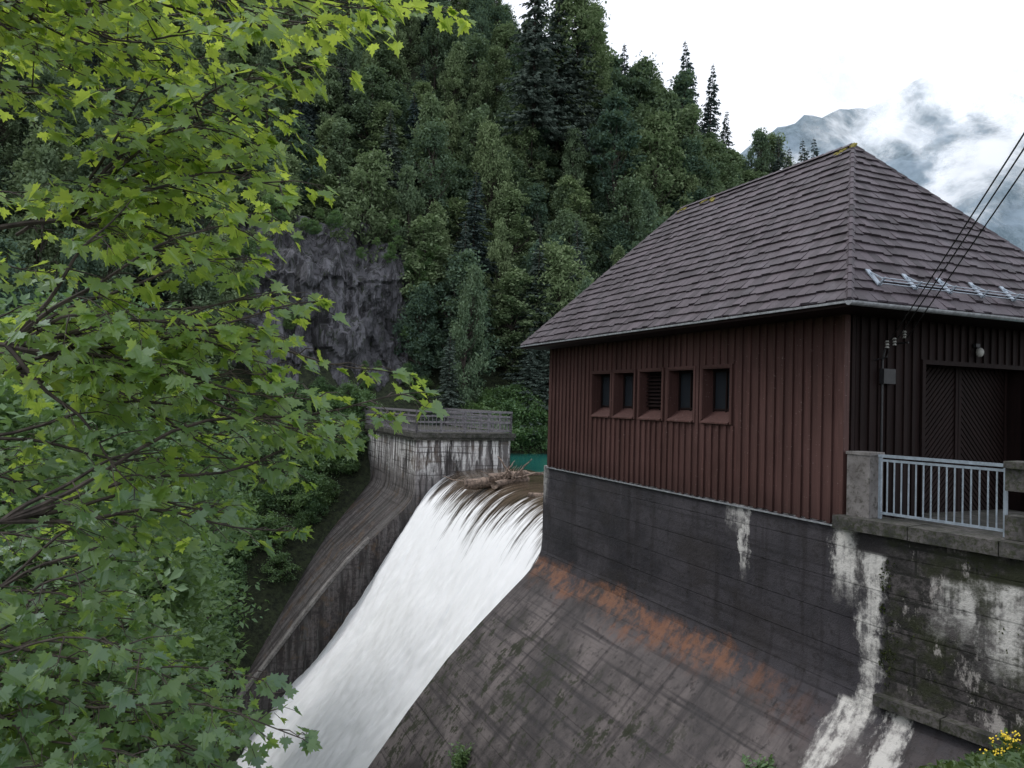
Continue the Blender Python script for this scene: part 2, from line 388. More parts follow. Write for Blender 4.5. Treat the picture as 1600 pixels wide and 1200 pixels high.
V=[(-14.3,c,z-.5) for c,z in WP]+[(-31.6,c,z-.5) for c,z in WP]
n=len(WP); F=[(i,i+1,i+n+1,i+n) for i in range(n-1)]
mkobj('spillway_bed',V,F,M_moss,dam)
mkobj('river_water',[TC(10,-12,-23.5),TC(40,-12,-23.5),TC(40,-300,-23.7),TC(10,-300,-23.7)],[(0,1,2,3)],M_lake)

def railing(name,pts,h,step,mat,baluster=.11,post=.05,r=.025,rails=(.12,.95),parent=None,wpost=1.8):
    b=B()
    for (a,c) in zip(pts,pts[1:]):
        a=np.array(a,float);c=np.array(c,float);L=np.linalg.norm(c-a);u=(c-a)/L
        side=np.array([-u[1],u[0],0])
        npst=max(1,round(L/wpost))
        for i in range(npst+1):
            p=a+u*L*i/npst; b.obox(p+np.array([0,0,h/2]),u*post/2,side*post/2,(0,0,h/2))
        for rr in rails: b.obox((a+c)/2+np.array([0,0,rr*h]),u*L/2,side*r*.9,(0,0,r))
        b.obox((a+c)/2+np.array([0,0,h]),u*(L/2+.03),side*r*1.7,(0,0,r*1.2))
        nb=int(L/baluster)
        for i in range(1,nb):
            p=a+u*L*i/nb; b.obox(p+np.array([0,0,h*(rails[0]+rails[-1])/2]),u*step/2,side*step/2,(0,0,h*(rails[-1]-rails[0])/2))
    return b.make(name,mat,parent)
M_railw=simple('weathered_rail',(.17,.16,.17),.75,.4,10)
rr=railing('bridge_railing',[(-47.5,.0,-1.98),(-31.6,.0,-1.98),(-31.6,6.1,-1.98),(-47.5,6.1,-1.98)],1.3,.035,M_railw,.24,.12,.05,(.1,.5,.78),None,1.7)
rr.matrix_world=FR
a=bent(-.22,.34,-2.17); c=bent(2.12,.34,-2.17)
rr=railing('steel_railing',[tuple(a),tuple(c)],1.27,.022,M_metal,.145,.055,.024,(.09,.93),None,3)
rr.matrix_world=FR
b=B(); b.obox(bent(-.56,.34,-1.53),fx*.25,fy*.24,fz*.64); b.obox(bent(-.56,.34,-.87),fx*.27,fy*.26,fz*.03)
o=b.make('concrete_pillar',M_conc); o.matrix_world=FR
b=B()
for k in np.arange(2.2,14,1.15):
    for zz_ in range(3):
        off=.5*(zz_%2)
        b.obox(bent(k+.57+off,.32,-1.96+zz_*.42),fx*.565,fy*.2,fz*.205)
b.obox(bent(8.4,.32,-.87),fx*6.2,fy*.26,fz*.06)
o=b.make('stone_parapet_wall',M_moss); o.matrix_world=FR

# ------------------------------------------------------------------ house
house=empty('wooden_dam_house',FR)
LW=13.9; WW=7.84; Z0=-2.38; Z1=2.35
win=[(3.57,4.72),(5.06,6.26),(6.55,7.75),(8.03,9.24),(9.43,10.66)]; wz0,wz1=-.33,1.04
b=B()
th=.1
def boards(t0,t1,z0,z1,step=.3):
    n=max(1,round((t1-t0)/step)); 
    for i in range(n):
        b.box(-(t0+(t1-t0)*(i+1)/n),-(t0+(t1-t0)*i/n),random.uniform(-.006,.006),th,z0,z1)
edges=[0]+[x for w_ in win for x in w_]+[LW]
for i in range(0,len(edges),2): boards(edges[i],edges[i+1],Z0,Z1)
for w_ in win: boards(w_[0],w_[1],Z0,wz0); boards(w_[0],w_[1],wz1,Z1)
t=.06
while t<LW:
    ww=random.uniform(.045,.06); lo=Z0-random.uniform(-.02,.04)
    inw=[w_ for w_ in win if w_[0]-.07<t<w_[1]+.07]
    if inw:
        b.box(-t-ww,-t+ww,-.05,-.002,lo,wz0-.13); b.box(-t-ww,-t+ww,-.05,-.002,wz1+.08,Z1)
    else: b.box(-t-ww,-t+ww,-.05,-.002,lo,Z1)
    t+=.285+random.uniform(-.02,.02)
b.box(-.12,.03,-.055,.1,Z0,Z1); b.box(-LW-.03,-LW+.1,-.055,.1,Z0,Z1)
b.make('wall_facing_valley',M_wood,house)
b=B(); b.box(-LW-.05,.05,-.075,0.0,Z0-.075,Z0-.045); b.make('base_flashing',M_alu,house)
b=B(); g=B(); tr=B()
D=.38
for i,(a0,a1) in enumerate(win):
    b.box(-a0-.03,-a0,-.06,D,wz0,wz1); b.box(-a1,-a1+.03,-.06,D,wz0,wz1)
    b.box(-a1+.03,-a0-.03,-.06,D,wz1-.03,wz1)
    b.hexa([(-a1+.03,-.1,wz0-.10),(-a0-.03,-.1,wz0-.10),(-a0-.03,D,wz0-.02),(-a1+.03,D,wz0-.02),(-a1+.03,-.1,wz0-.06),(-a0-.03,-.1,wz0-.06),(-a0-.03,D,wz0+.26),(-a1+.03,D,wz0+.26)],.1)
    b.box(-a1-.07,-a1-.001,-.07,-.003,wz0-.1,wz1+.07); b.box(-a0+.001,-a0+.07,-.07,-.003,wz0-.1,wz1+.07)
    b.box(-a1,-a0,-.075,-.003,wz1+.002,wz1+.07)
    g.box(-a1+.03,-a0-.03,D-.04,D,wz0,wz1)
    m0=(a0+a1)/2
    for x in (a0+.06,m0,a1-.06): tr.box(-x-.025,-x+.025,D-.09,D-.045,wz0+.2,wz1-.03,.95)
    for z_ in (wz0+.27,wz1-.07): tr.box(-a1+.03,-a0-.03,D-.085,D-.047,z_-.025,z_+.025,.95)
    if i==2:
        for k in range(9): tr.hexa([(-a1+.05,D-.2,wz0+.3+k*.11),(-a0-.05,D-.2,wz0+.3+k*.11),(-a0-.05,D-.1,wz0+.37+k*.11),(-a1+.05,D-.1,wz0+.37+k*.11),(-a1+.05,D-.2,wz0+.315+k*.11),(-a0-.05,D-.2,wz0+.315+k*.11),(-a0-.05,D-.1,wz0+.385+k*.11),(-a1+.05,D-.1,wz0+.385+k*.11)],.9)
b.make('window_reveals',M_wood,house); g.make('window_glass',M_glass,house); tr.make('window_frames',M_wood2,house)
b=B(); dw0,dw1,dz=2.35,5.9,1.08
def eb(w0,w1,z0,z1):
    n=max(1,round((w1-w0)/.2))
    for i in range(n): 
        a=w0+(w1-w0)*i/n; c=w0+(w1-w0)*(i+1)/n
        b.box(-.1,random.uniform(-.004,.006),a,c,z0,z1)
eb(.1,dw0,Z0,Z1); eb(dw1,WW,Z0,Z1); eb(dw0,dw1,dz,Z1)
w_=.2
while w_<WW:
    if not(dw0-.1<w_<dw1+.1): b.box(0.008,.04,w_-.045,w_+.045,Z0,Z1)
    else: b.box(0.008,.04,w_-.045,w_+.045,dz+.1,Z1)
    w_+=.26
b.box(.008,.07,dw0-.1,dw0,Z0,dz+.1); b.box(.008,.07,dw1,dw1+.1,Z0,dz+.1); b.box(.008,.07,dw0,dw1,dz,dz+.1)
b.make('entrance_wall',M_wood2,house)
b=B()
for leaf in range(2):
    l0=dw0+(dw1-dw0)/2*leaf; l1=l0+(dw1-dw0)/2
    b.box(-.55,-.5,l0,l1,Z0,dz)
    sgn=1 if leaf==0 else -1
    wd=l1-l0; q=-wd
    while q<dz-Z0:
        a0=max(0,-q); a1=min(wd,dz-Z0-q)
        if a1-a0>.1:
            def P(a): return ((l0+a) if sgn>0 else (l1-a), Z0+q+a)
            y0,z0=P(a0); y1,z1=P(a1)
            hh=.055
            b.hexa([(-.499,y0,z0-hh),(-.47,y0,z0-hh),(-.47,y1,z1-hh),(-.499,y1,z1-hh),(-.499,y0,z0+hh),(-.47,y0,z0+hh),(-.47,y1,z1+hh),(-.499,y1,z1+hh)])
        q+=.15
    b.box(-.468,-.44,l0+.01,l0+.1,Z0,dz); b.box(-.468,-.44,l1-.1,l1-.01,Z0,dz)
b.box(-.55,-.0,dw0-.02,dw0,Z0,dz); b.box(-.55,0,dw1,dw1+.02,Z0,dz); b.box(-.55,0,dw0,dw1,dz,dz+.02)
b.make('double_door',M_wood2,house)
b=B(); b.box(-LW,-LW+.1,.1,WW,Z0,Z1); b.box(-LW,-.1,WW-.1,WW,Z0,Z1); b.box(-LW+.1,-.6,.6,WW-.1,Z0+.02,Z0+.1)
b.box(-LW+.1,-.6,.62,.68,Z0+.1,Z1)
b.make('rear_walls',M_wood,house)
ZE=2.15; a_=4.9; ov=.98; ovf=.6
tE0=-ov; tE1=LW+ovf; wE0=-ov; wE1=WW+ov; HR=7.3
tr0=tE0+4.46; tr1=tE1-3.3; wr=(wE0+wE1)/2
A=(-tE0,wE0,ZE);Bc=(-tE0,wE1,ZE);C=(-tE1,wE1,ZE);Dd=(-tE1,wE0,ZE);P0=(-tr0,wr,HR);P1=(-tr1,wr,HR)
def dz_(p,k): return (p[0],p[1],p[2]-k)
V=[A,Bc,C,Dd,P0,P1]+[dz_(p,.12) for p in (A,Bc,C,Dd)]
F=[(0,1,4),(1,2,5,4),(2,3,5),(3,0,4,5),(0,6,7,1),(1,7,8,2),(2,8,9,3),(3,9,6,0),(6,9,8,7)]
mkobj('roof_deck',V,F,M_wood2,house,rnd=[.5]*len(F))
b=B()
def tiles(e0,e1,r0,r1,rows,tw=.30):
    e0,e1,r0,r1=map(lambda p:np.array(p,float),(e0,e1,r0,r1))
    u=(e1-e0)/np.linalg.norm(e1-e0); 
    upv=((r0+r1)/2-(e0+e1)/2); upv=upv-u*(upv@u); SL=np.linalg.norm(upv); up=upv/SL
    nrm=np.cross(u,up); 
    if nrm[2]<0: nrm=-nrm
    st=SL/rows
    for i in range(rows):
        L0=e0+(r0-e0)*(i/rows); L1=e1+(r1-e1)*(i/rows)
        M0=e0+(r0-e0)*min(1,(i+1)/rows); M1=e1+(r1-e1)*min(1,(i+1)/rows)
        x0=(L0-e0)@u; x1=(L1-e0)@u; y0=(M0-e0)@u; y1=(M1-e0)@u
        x=x0-random.uniform(0,tw)
        while x<x1:
            w=tw*random.uniform(.85,1.15); xa=max(x,x0); xb=min(x+w,x1)
            ya=min(max(xa,y0),y1); yb=max(min(xb,y1),y0)
            if xb-xa>.03:
                lf=.055+random.uniform(-.008,.016); dn=random.uniform(-.03,.045); g_=.005
                base=e0+up*(st*i)
                lowp=base-up*dn; hip=base+up*st*1.02
                b.hexa([lowp+u*(xa+g_)+nrm*.008,lowp+u*(xb-g_)+nrm*.008,hip+u*yb+nrm*.002,hip+u*ya+nrm*.002,
                        lowp+u*(xa+g_)+nrm*lf,lowp+u*(xb-g_)+nrm*lf,hip+u*yb+nrm*.012,hip+u*ya+nrm*.012])
            x+=w
tiles(Dd,A,P1,P0,20,.26); tiles(A,Bc,P0,P0,20,.26); tiles(Bc,C,P0,P1,20,.6); tiles(C,Dd,P1,P1,20,.4)
b.make('roof_tiles',M_roof,house)
b=B()
def caps(p,q,w=.11):
    p=np.array(p,float);q=np.array(q,float);L=np.linalg.norm(q-p);u=(q-p)/L;n=int(L/.33)
    s=np.cross(u,[0,0,1.]);s/=np.linalg.norm(s);up=np.cross(s,u)
    for i in range(n):
        a=p+u*L*i/n;c=p+u*L*(i+1.1)/n
        k=.05; 
        b.hexa([a-s*w-up*.02,c-s*w-up*.03,c+s*w-up*.03,a+s*w-up*.02,a-s*w*.35+up*(k+.02),c-s*w*.35+up*k,c+s*w*.35+up*k,a+s*w*.35+up*(k+.02)])
caps(P0,P1,.14)
for x,y in ((A,P0),(Bc,P0),(C,P1),(Dd,P1)): caps(x,y,.09)
b.make('ridge_caps',M_roof,house)
b=B()
for i in range(30):
    p=np.array(P0)+(np.array(P1)-np.array(P0))*(random.choice([.01,.03,.75,.8,.98])+random.uniform(-.02,.02))
    p=p+np.array([random.uniform(-.15,.15),random.uniform(-.25,-.05),0]); p[2]=HR-abs(p[1]-wr)*1.05+.06
    s=random.uniform(.02,.06); b.obox(p,(s,0,0),(0,s*1.2,s*1.1),(0,-s*.3,s*.3))
b.make('ridge_moss',simple('yellow_moss',(.22,.19,.04),.95,.4),house)
b=B(); b.box(-tE1-.02,-tE0+.02,wE0-.05,wE0-.005,ZE-.055,ZE-.01); b.make('drip_edge',M_alu,house)
N=9
gv=[];gf=[]
for i,w_ in enumerate((wE0-.12,wE1+.1)):
    for j in range(N):
        an=math.pi+math.pi*j/(N-1); gv.append((-tE0+.09+.085*math.cos(an),w_,ZE-.03+.085*math.sin(an)))
    for j in range(N):
        an=math.pi+math.pi*j/(N-1); gv.append((-tE0+.09+.078*math.cos(an),w_,ZE-.03+.078*math.sin(an)))
for j in range(N-1): gf+= [(j,j+1,2*N+j+1,2*N+j),(N+j,N+j+1,3*N+j+1,3*N+j)]
gf+=[(0,N,3*N,2*N),(N-1,2*N-1,4*N-1,3*N-1),tuple(range(N))]
mkobj('gutter',gv,gf,M_alu,house)
b=B(); sl=np.array([-4.46,0,HR-ZE]); sl/=np.linalg.norm(sl); nr=np.array([sl[2],0,-sl[0]]); base=np.array([-tE0,0,ZE])
for w_ in np.arange(.15,8.,1.05):
    p=base+sl*.62+np.array([0,w_,0])
    b.obox(p+nr*.07+sl*.12,sl*.24,(0,.06,0),nr*.012); b.obox(p+nr*.14-sl*.1,nr*.12,(0,.02,0),sl*.012)
    b.obox(p+nr*.15+sl*.08,(sl*.2-nr*.07),(0,.018,0),nr*.012)
for k in (.1,.17,.24): b.obox(base+sl*.52+nr*k+np.array([0,4.2,0]),(0,4.1,0),sl*.008,nr*.008)
b.make('snow_guard',M_metal,house)
def sphere(name,loc_,r,mat,parent,sc=(1,1,1)):
    me=bpy.data.meshes.new(name); bm=bmesh.new(); bmesh.ops.create_uvsphere(bm,u_segments=14,v_segments=10,radius=r)
    for v in bm.verts: v.co=Vector((v.co.x*sc[0],v.co.y*sc[1],v.co.z*sc[2]))+Vector(loc_)
    bm.to_mesh(me); bm.free(); me.materials.append(mat); me.polygons.foreach_set('use_smooth',[True]*len(me.polygons))
    o=bpy.data.objects.new(name,me); scene.collection.objects.link(o); o.parent=parent; return o
sphere('entrance_lamp_globe',(.16,4.0,1.42),.085,M_white,house,(1,1,1.3))
b=B(); b.box(.041,.12,3.93,4.07,1.54,1.62); b.tube([(.06,1.02,-.95),(.06,1.02,1.1),(.12,1.02,1.35)],.022); b.box(.042,.16,.95,1.3,.6,.92)
b.tube([(.05,.8,1.1),(.35,.8,1.15),(.4,.8,1.3)],.015); b.tube([(.05,1.5,1.5),(.3,1.5,1.5)],.02)
b.make('conduit_and_meter_box',M_dark,house)
b=B()
for (y_,z_) in ((.98,1.38),(1.2,1.45),(1.5,1.62)):
    for k in range(3): b.tube([(.2,y_,z_-.02+k*.06),(.2,y_,z_+.02+k*.06)],[.045,.03],8)
b.make('insulators',M_white,house)
def wl(p): return FR@Vector(p)
cab=B()
for i,(y_,off) in enumerate(((.98,0),(1.2,.18),(1.5,.42))):
    s=np.array(wl((.25,y_,1.5+.05*i))); tgt=np.array((0.7+off,-10.,9.1+.18*i))
    pts=[s+(tgt-s)*k+np.array([0,0,-.9*4*k*(1-k)*.35]) for k in np.linspace(0,1,24)]
    cab.tube(pts,.011,5)
cab.make('overhead_cables',M_black)
b=B(); b.tube([(1.0,-10.2,-2.2),(1.0,-10.2,9.6)],[.16,.11],10); b.box(.2,1.9,-10.25,-10.1,8.9,9.05); b.make('utility_pole',M_trunk)

b=B()
def log(t,c,z,dt,dc,dz__,r0,r1,n=7,wob=.1):
    pts=[];rs=[]
    for k in np.linspace(0,1,n):
        pts.append((-(t+dt*k)+random.uniform(-wob,wob),c+dc*k+random.uniform(-wob,wob)*.5,z+dz__*k+random.uniform(-wob,wob)*.5)); rs.append((r0+(r1-r0)*k)*random.uniform(.85,1.15))
    b.tube(pts,rs,8)
log(25.6,.9,-4.40,-1.0,3.2,.25,.30,.22); log(25.2,2.2,-4.1,-.6,1.9,.35,.26,.18); log(24.2,2.0,-4.3,1.2,2.4,.15,.22,.13)
log(24.4,3.3,-4.0,.6,-.8,1.1,.09,.02,6); log(24.6,3.5,-4.,-.3,.6,1.,.07,.02,6); log(25.2,3.,-3.9,.9,1.,.7,.07,.02,6)
log(24.2,3.2,-3.9,-.3,1.7,.3,.07,.02,6); log(25.6,1.2,-4.3,2.6,-.6,.05,.05,.02,6); log(24.8,2.6,-3.95,1.,.9,.3,.1,.03,6)
log(20.5,2.3,-4.35,-1.6,1.6,.1,.15,.1,6); log(24.8,3.6,-3.9,.2,1.6,.1,.15,.06,6,.15)
for i in range(16): log(24.6+random.uniform(-.6,.6),3+random.uniform(-.8,.8),-4.,random.uniform(-.9,.9),random.uniform(-.9,.9),random.uniform(.1,.9),.035,.01,4,.05)
o=b.make('driftwood_logs',M_drift,smooth=True); o.matrix_world=FR

# ------------------------------------------------------------------ cliff
cl=[];cf=[];nu,nv=100,110
for j in range(nv):
    for i in range(nu):
        c=-11+18*i/(nu-1); z=-8+23.5*j/(nv-1)
        p=Vector((c*.3,z*.14,1.)); n=mnoise.fractal(p,1.,2.,5)*2.2+mnoise.noise(Vector((c*1.1,z*.5,3)))*.9+mnoise.noise(Vector((c*2.6,z*1.1,3)))*.45+mnoise.noise(Vector((c*6,z*2.5,3)))*.16
        n+=.5*(math.floor((z+mnoise.noise(Vector((c*.4,z*.2,9)))*3)/3.2)%2)
        edge=((i/(nu-1)-.5)*2)**4*5+max(0,(j/(nv-1)-.75)*4)*3
        cl.append((-(47.6+ (z+4)*.27-n+edge),c,z))
for j in range(nv-1):
    for i in range(nu-1):
        a=j*nu+i; cf.append((a,a+1,a+nu+1,a+nu))
o=mkobj('rock_cliff',cl,cf,M_rock,smooth=False,recalc=True); o.matrix_world=FR

# ------------------------------------------------------------------ tree prototypes
def leaves(cent,size,up=.5,asp=1.6):
    N=len(cent)
    nrm=rng.normal(size=(N,3)); nrm[:,2]=np.abs(nrm[:,2])+up*2; nrm/=np.linalg.norm(nrm,axis=1)[:,None]
    a=rng.normal(size=(N,3)); a-=nrm*(a*nrm).sum(1)[:,None]; a/=np.linalg.norm(a,axis=1)[:,None]
    bb=np.cross(nrm,a); s=(size*rng.uniform(.6,1.35,N))[:,None]
    v=np.stack([cent-a*s*.5*asp,cent+bb*s*.42+a*s*.1,cent+a*s*.5*asp-nrm*s*.15,cent-bb*s*.42+a*s*.1],1).reshape(-1,3)
    f=np.arange(4*N).reshape(N,4); return v,f
def proto_decid(name,seed,H,W,nleaf,size,lm,clumps=60,low=.12,rr=(.16,.34)):
    r=np.random.default_rng(seed); b=B()
    lean=r.normal(size=2)*.04*H
    tr_=[(lean[0]*k*k,lean[1]*k*k,H*.92*k) for k in np.linspace(0,1,7)]
    b.tube(tr_,[H*.014*(1-.85*k)+.02 for k in np.linspace(0,1,7)],6)
    cs=[];rad=[]
    lob=r.uniform(.6,1.2,6)
    for i in range(clumps):
        h=low+(1-low)*r.random()**.8; 
        env=math.sin(math.pi*min(1,(h-low*.3)/(1.04-low*.3))**.75)**.7
        an=r.random()*6.283
        R_=W*env*r.random()**.4*lob[int(an/6.2832*6)%6]
        p=np.array([lean[0]*h*h+R_*math.cos(an),lean[1]*h*h+R_*math.sin(an),H*h])
        cs.append(p); rad.append(W*r.uniform(*rr))
        if i%2==0:
            h0=max(.08,h-r.uniform(.1,.25)); s=np.array([lean[0]*h0*h0,lean[1]*h0*h0,H*h0*.95])
            mid=(s+p)/2+np.array([0,0,-.03*H]); b.tube([s,mid,p],[.006*H,.004*H,.0015*H],4)
    nb=len(b.v)
    idx=r.integers(0,clumps,nleaf); cs=np.array(cs); rad=np.array(rad)
    off=r.normal(size=(nleaf,3))*.55
    off[:,2]*=.75
    cent=cs[idx]+off*rad[idx][:,None]
    lv,lf=leaves(cent,size,.3)
    cr=r.random(clumps)
    rn=np.clip(.6*cr[idx]+.45*r.random(nleaf),0,1)
    V=np.concatenate([np.array(b.v),lv]); F=b.f+(lf+nb).tolist()
    return mkobj(name,V,F,[M_trunk,lm],rnd=list(b.r)+rn.tolist(),mi=[0]*len(b.f)+[1]*nleaf)
def proto_spruce(name,seed,H,W,lm):
    r=np.random.default_rng(seed); b=B(); b.tube([(0,0,0),(0,0,H*.5),(0,0,H)],[H*.014,H*.008,.02],6)
    C=[];A_=[];S=[]
    z=H*.06
    while z<H*.99:
        fr=z/H; L=W*(1-fr)**1.0*r.uniform(.6,1.2)+.1
        n=int(7+7*(1-fr))
        for i in range(n):
            an=r.random()*6.283; l=L*r.uniform(.5,1.15)
            dirv=np.array([math.cos(an),math.sin(an),0]); steps=max(1,int(l/.28))
            sd=np.array([-dirv[1],dirv[0],0])
            for k in range(steps):
                q=(k+.5)/steps; p=np.array([0,0,z])+dirv*l*q+np.array([0,0,-.32*l*q**1.3+.15*l*q**3])
                for sgn in (-1,1):
                    C.append(p); v=dirv*.8+sd*sgn*r.uniform(.3,1.)+np.array([0,0,-r.uniform(.0,.7)]); A_.append(v/np.linalg.norm(v)); S.append(min(.55,.2+.6*L)*(1-.35*q)*r.uniform(.7,1.3))
        z+=H*.017+.12*(1-fr)
    C=np.array(C);A_=np.array(A_);S=np.array(S)[:,None]; N=len(C)
    n_=r.normal(size=(N,3)); n_[:,2]+=.7; w_=np.cross(A_,n_); w_/=np.linalg.norm(w_,axis=1)[:,None]
    lv=np.stack([C,C+A_*S*.4+w_*S*.24,C+A_*S*1.15,C+A_*S*.4-w_*S*.24],1).reshape(-1,3); lf=np.arange(4*N).reshape(N,4)
    nb=len(b.v); V=np.concatenate([np.array(b.v),lv]); F=b.f+(lf+nb).tolist()
    return mkobj(name,V,F,[M_trunk,lm],rnd=list(b.r)+r.random(N).tolist(),mi=[0]*len(b.f)+[1]*N)
D_=[proto_decid('proto_d%d'%i,10+i,H,W,9500,.25,M_leafD,cl_,.06,(.13,.27)) for i,(H,W,cl_) in enumerate([(12,3.6,95),(13,3.0,80),(10,3.6,110),(14,3.6,120),(11,2.8,75),(13,3.9,100)])]
S_=[proto_spruce('proto_s%d'%i,30+i,16,w_,M_leafS) for i,w_ in enumerate((4.8,4.2,5.4))]
SH=[proto_decid('proto_b%d'%i,50+i,4,2.4,4000,.17,M_leafN,60,.02,(.14,.3)) for i in range(3)]
NR=[proto_decid('proto_n%d'%i,70+i,12,4.2,24000,.14,M_leafN,150,.1,(.12,.25)) for i in range(2)]
Dm=[o.data for o in D_];Sm=[o.data for o in S_];SHm=[o.data for o in SH];NRm=[o.data for o in NR]
for o in D_+S_+SH+NR: bpy.data.objects.remove(o)
def inst(me,x,y,z,s,parent,nm,sz=None):
    o=bpy.data.objects.new(nm,me); scene.collection.objects.link(o); o.parent=parent
    o.location=(x,y,z); o.scale=(s,s,sz or s); o.rotation_euler=(random.uniform(-.05,.05),random.uniform(-.05,.05),random.uniform(0,6.28)); return o
forest=empty('hillside_forest')
t=45.5
while t<125:
    stp=3.2 if t<75 else 4.0
    c=-50
    while c<125:
        tt_=t+random.uniform(-1.5,1.5); cc_=c+random.uniform(-1.5,1.5); c+=stp*1.15
        z=terr(tt_,cc_)
        x,y,_=TC(tt_,cc_,0)
        if z<-4 or y<12 or abs(x/y)>.85 : continue
        if t>100 and float(Hcap(cc_))<40 : continue
        if -10<cc_<5 and 43<tt_<55: continue
        nz=mnoise.noise(Vector((tt_*.05,cc_*.05,2.2)))
        if random.random()<(.05+nz*.6): inst(random.choice(Sm),x,y,z-.3,random.uniform(.5,.9),forest,'spruce')
        else: inst(random.choice(Dm),x,y,z-.4,random.uniform(.5,.98),forest,'broadleaf',random.uniform(.55,1.15))
    t+=stp
for q,zt,dp,wsc in [(.233,.495,100,1.05),(.25,.46,101,.95),(.222,.45,102,.8),(.11,.515,100,1.),(.05,.60,88,1.2),(.07,.575,90,1.1),(.14,.49,103,1.),(.02,.63,84,1.2),(.27,.40,103,.8),(.348,.372,98,.9),(.376,.365,99,.9),(.402,.372,95,.9),(.388,.35,96,.8),(.36,.35,97,.8)]:
    x=q*dp; y=dp; t,c=toTC(x,y); g=terr(t,c); h=zt*dp-g
    if h<5: continue
    if h>23: g+=h-23; h=23
    inst(random.choice(Sm),x,y,g-.3,wsc*.95,forest,'spruce',h/16)
for q,zt,dp in [(.2,.41,92),(.215,.39,90),(.17,.43,92),(.185,.39,86),(.13,.43,84),(.24,.37,88),(.3,.325,96),(.32,.31,96),(.285,.335,97),(.27,.345,95),(.31,.318,100),(.335,.30,98),(.255,.37,94),(.165,.46,98),(.19,.45,99),(.09,.52,95),(.125,.48,98),(.155,.47,97),(.06,.55,90),(.21,.43,98)]:
    x=q*dp; y=dp; t,c=toTC(x,y); g=terr(t,c); h=zt*dp-g
    if h>16: g+=h-16; h=16
    if h>5: inst(random.choice(Dm),x,y,g-.3,min(1.1,h/12),forest,'broadleaf',h/12)
shr=empty('gorge_shrubs')
for i in range(430):
    c=random.uniform(-34,2); t=random.uniform(31,47.0)
    z=terr(t,c)
    if c>-17:
        pz=np.interp(-c,[0,.75,3.7,6.5,10,14,17],[-5.5,-6.6,-9.3,-12.9,-17.2,-22.5,-26])
        if z<pz+1.6 and c<.2: continue
        if c>=.2 and t<48: continue
    x,y,_=TC(t,c,0); inst(random.choice(SHm),x,y,z-.4,random.uniform(.35,.65),shr,'shrub')
for i in range(110):
    c=random.uniform(8,70); t=random.uniform(44.2,47); x,y,_=TC(t,c,0)
    inst(random.choice(SHm),x,y,terr(t,c)-.5,random.uniform(.5,1.),shr,'shrub')
for i in range(120):
    c=random.uniform(-11,7); z=random.uniform(-3,15.5); t=47.0+(z+4)*.27
    x,y,_=TC(t,c,0)
    if -8<c<3 and 1<z<12 and mnoise.noise(Vector((c*.35,z*.25,4)))<.25: continue
    inst(random.choice(SHm),x,y,z-.5,random.uniform(.15,.38),shr,'shrub')
near=empty('riverbank_trees')
for x,y,zt,s in [(-9.5,13,-.3,1.),(-9.5,17,-2.5,1.),(-13,18,1.5,1.2),(-8.5,11,-3.2,.8),(-12.5,24,-4.,1.1),(-16,26,2,1.4),(-7.5,9.5,-4.0,.6),(-11.5,20,-5.5,.9),(-18,34,3,1.5),(-16,30,-2,1.1)]:
    inst(random.choice(NRm),x,y,zt-12*s*.97,s,near,'broadleaf')

# ------------------------------------------------------------------ maple in the foreground
half=[(0,0),(.26,-.14),(.30,.06),(.58,.06),(.50,.22),(.70,.46),(.44,.45),(.38,.56),(.19,.48),(.25,.76),(.11,.78),(0,1.05)]
outl=np.array(half+[(-x,y) for x,y in half[1:-1]][::-1],float)
nl=len(outl); nh=len(half)
faceR=list(range(nh)); faceL=[nh-1]+list(range(nh,nl))+[0]
LV=[];LF=[];LR=[]
def add_leaf(p,dirv,nrm,s,rv):
    k=len(LV)*nl
    rv=min(1,max(0,.5*rv+.5*min(1,max(0,(p[2]+1.)/2.2))))  # yellower with height: sunlit top and sky-toned lower leaves put into the colour
    dirv=dirv/np.linalg.norm(dirv); nrm=nrm-dirv*(nrm@dirv); nrm/=np.linalg.norm(nrm); sd=np.cross(dirv,nrm)
    fold=random.uniform(.0,.3); dr=random.uniform(.0,.3); asy=random.uniform(.85,1.15)
    v=p+ (outl[:,0:1]*sd*asy + outl[:,1:2]*dirv + (np.abs(outl[:,0:1])*fold-(outl[:,1:2]**2)*dr)*nrm)*s
    LV.append(v); LF.append([k+i for i in faceR]); LF.append([k+i for i in faceL]); LR.extend([rv,rv])
bw=B()
bw.tube([(-5.4,3.4,-4),(-5.3,3.5,-1),(-5.5,3.6,2),(-5.3,3.4,5),(-5.4,3.5,8)],[.28,.23,.2,.15,.08],10)
bx=[(-80,720),(0,600),(60,500),(150,460),(220,400),(300,475),(380,370),(440,450),(500,490),(560,410),(640,510),(700,510),(760,410),(820,340),(900,250),(980,210),(1050,310),(1100,360),(1160,420),(1260,400)]
bxy=[a for a,_ in bx]; bxx=[c for _,c in bx]
def ang(px,py):  # bearing of a measured branch tip
    u=(px-800)/1180; v=(600-py)/1180; return u-.0262*v, v+.0262*u+.0237
def P3(px,py,dep): q,w=ang(px,py); return np.array([q*dep,dep,w*dep])
def curve(a,b_,sag,n,wv=.03):
    L=np.linalg.norm(b_-a); ph=random.uniform(0,6); out=[]
    for k in np.linspace(0,1,n):
        p=a+(b_-a)*k+np.array([0,0,sag*L*math.sin(math.pi*k)]); p=p+np.array([0,math.sin(ph*2+k*7),math.sin(ph+k*9)])*wv*L*math.sin(math.pi*k); out.append(p)
    return out
hubs=[]
for i in range(17):
    py=-150+1350*i/16; h=P3(random.uniform(-260,110),py+random.uniform(-40,40),random.uniform(4.0,6.2)); hubs.append(h)
    s=np.array([-5.4,3.5,h[2]*.75-random.uniform(.1,.6)]); bw.tube(curve(s,h,random.uniform(.02,.1),12),[.045-.03*k for k in np.linspace(0,1,12)],6)
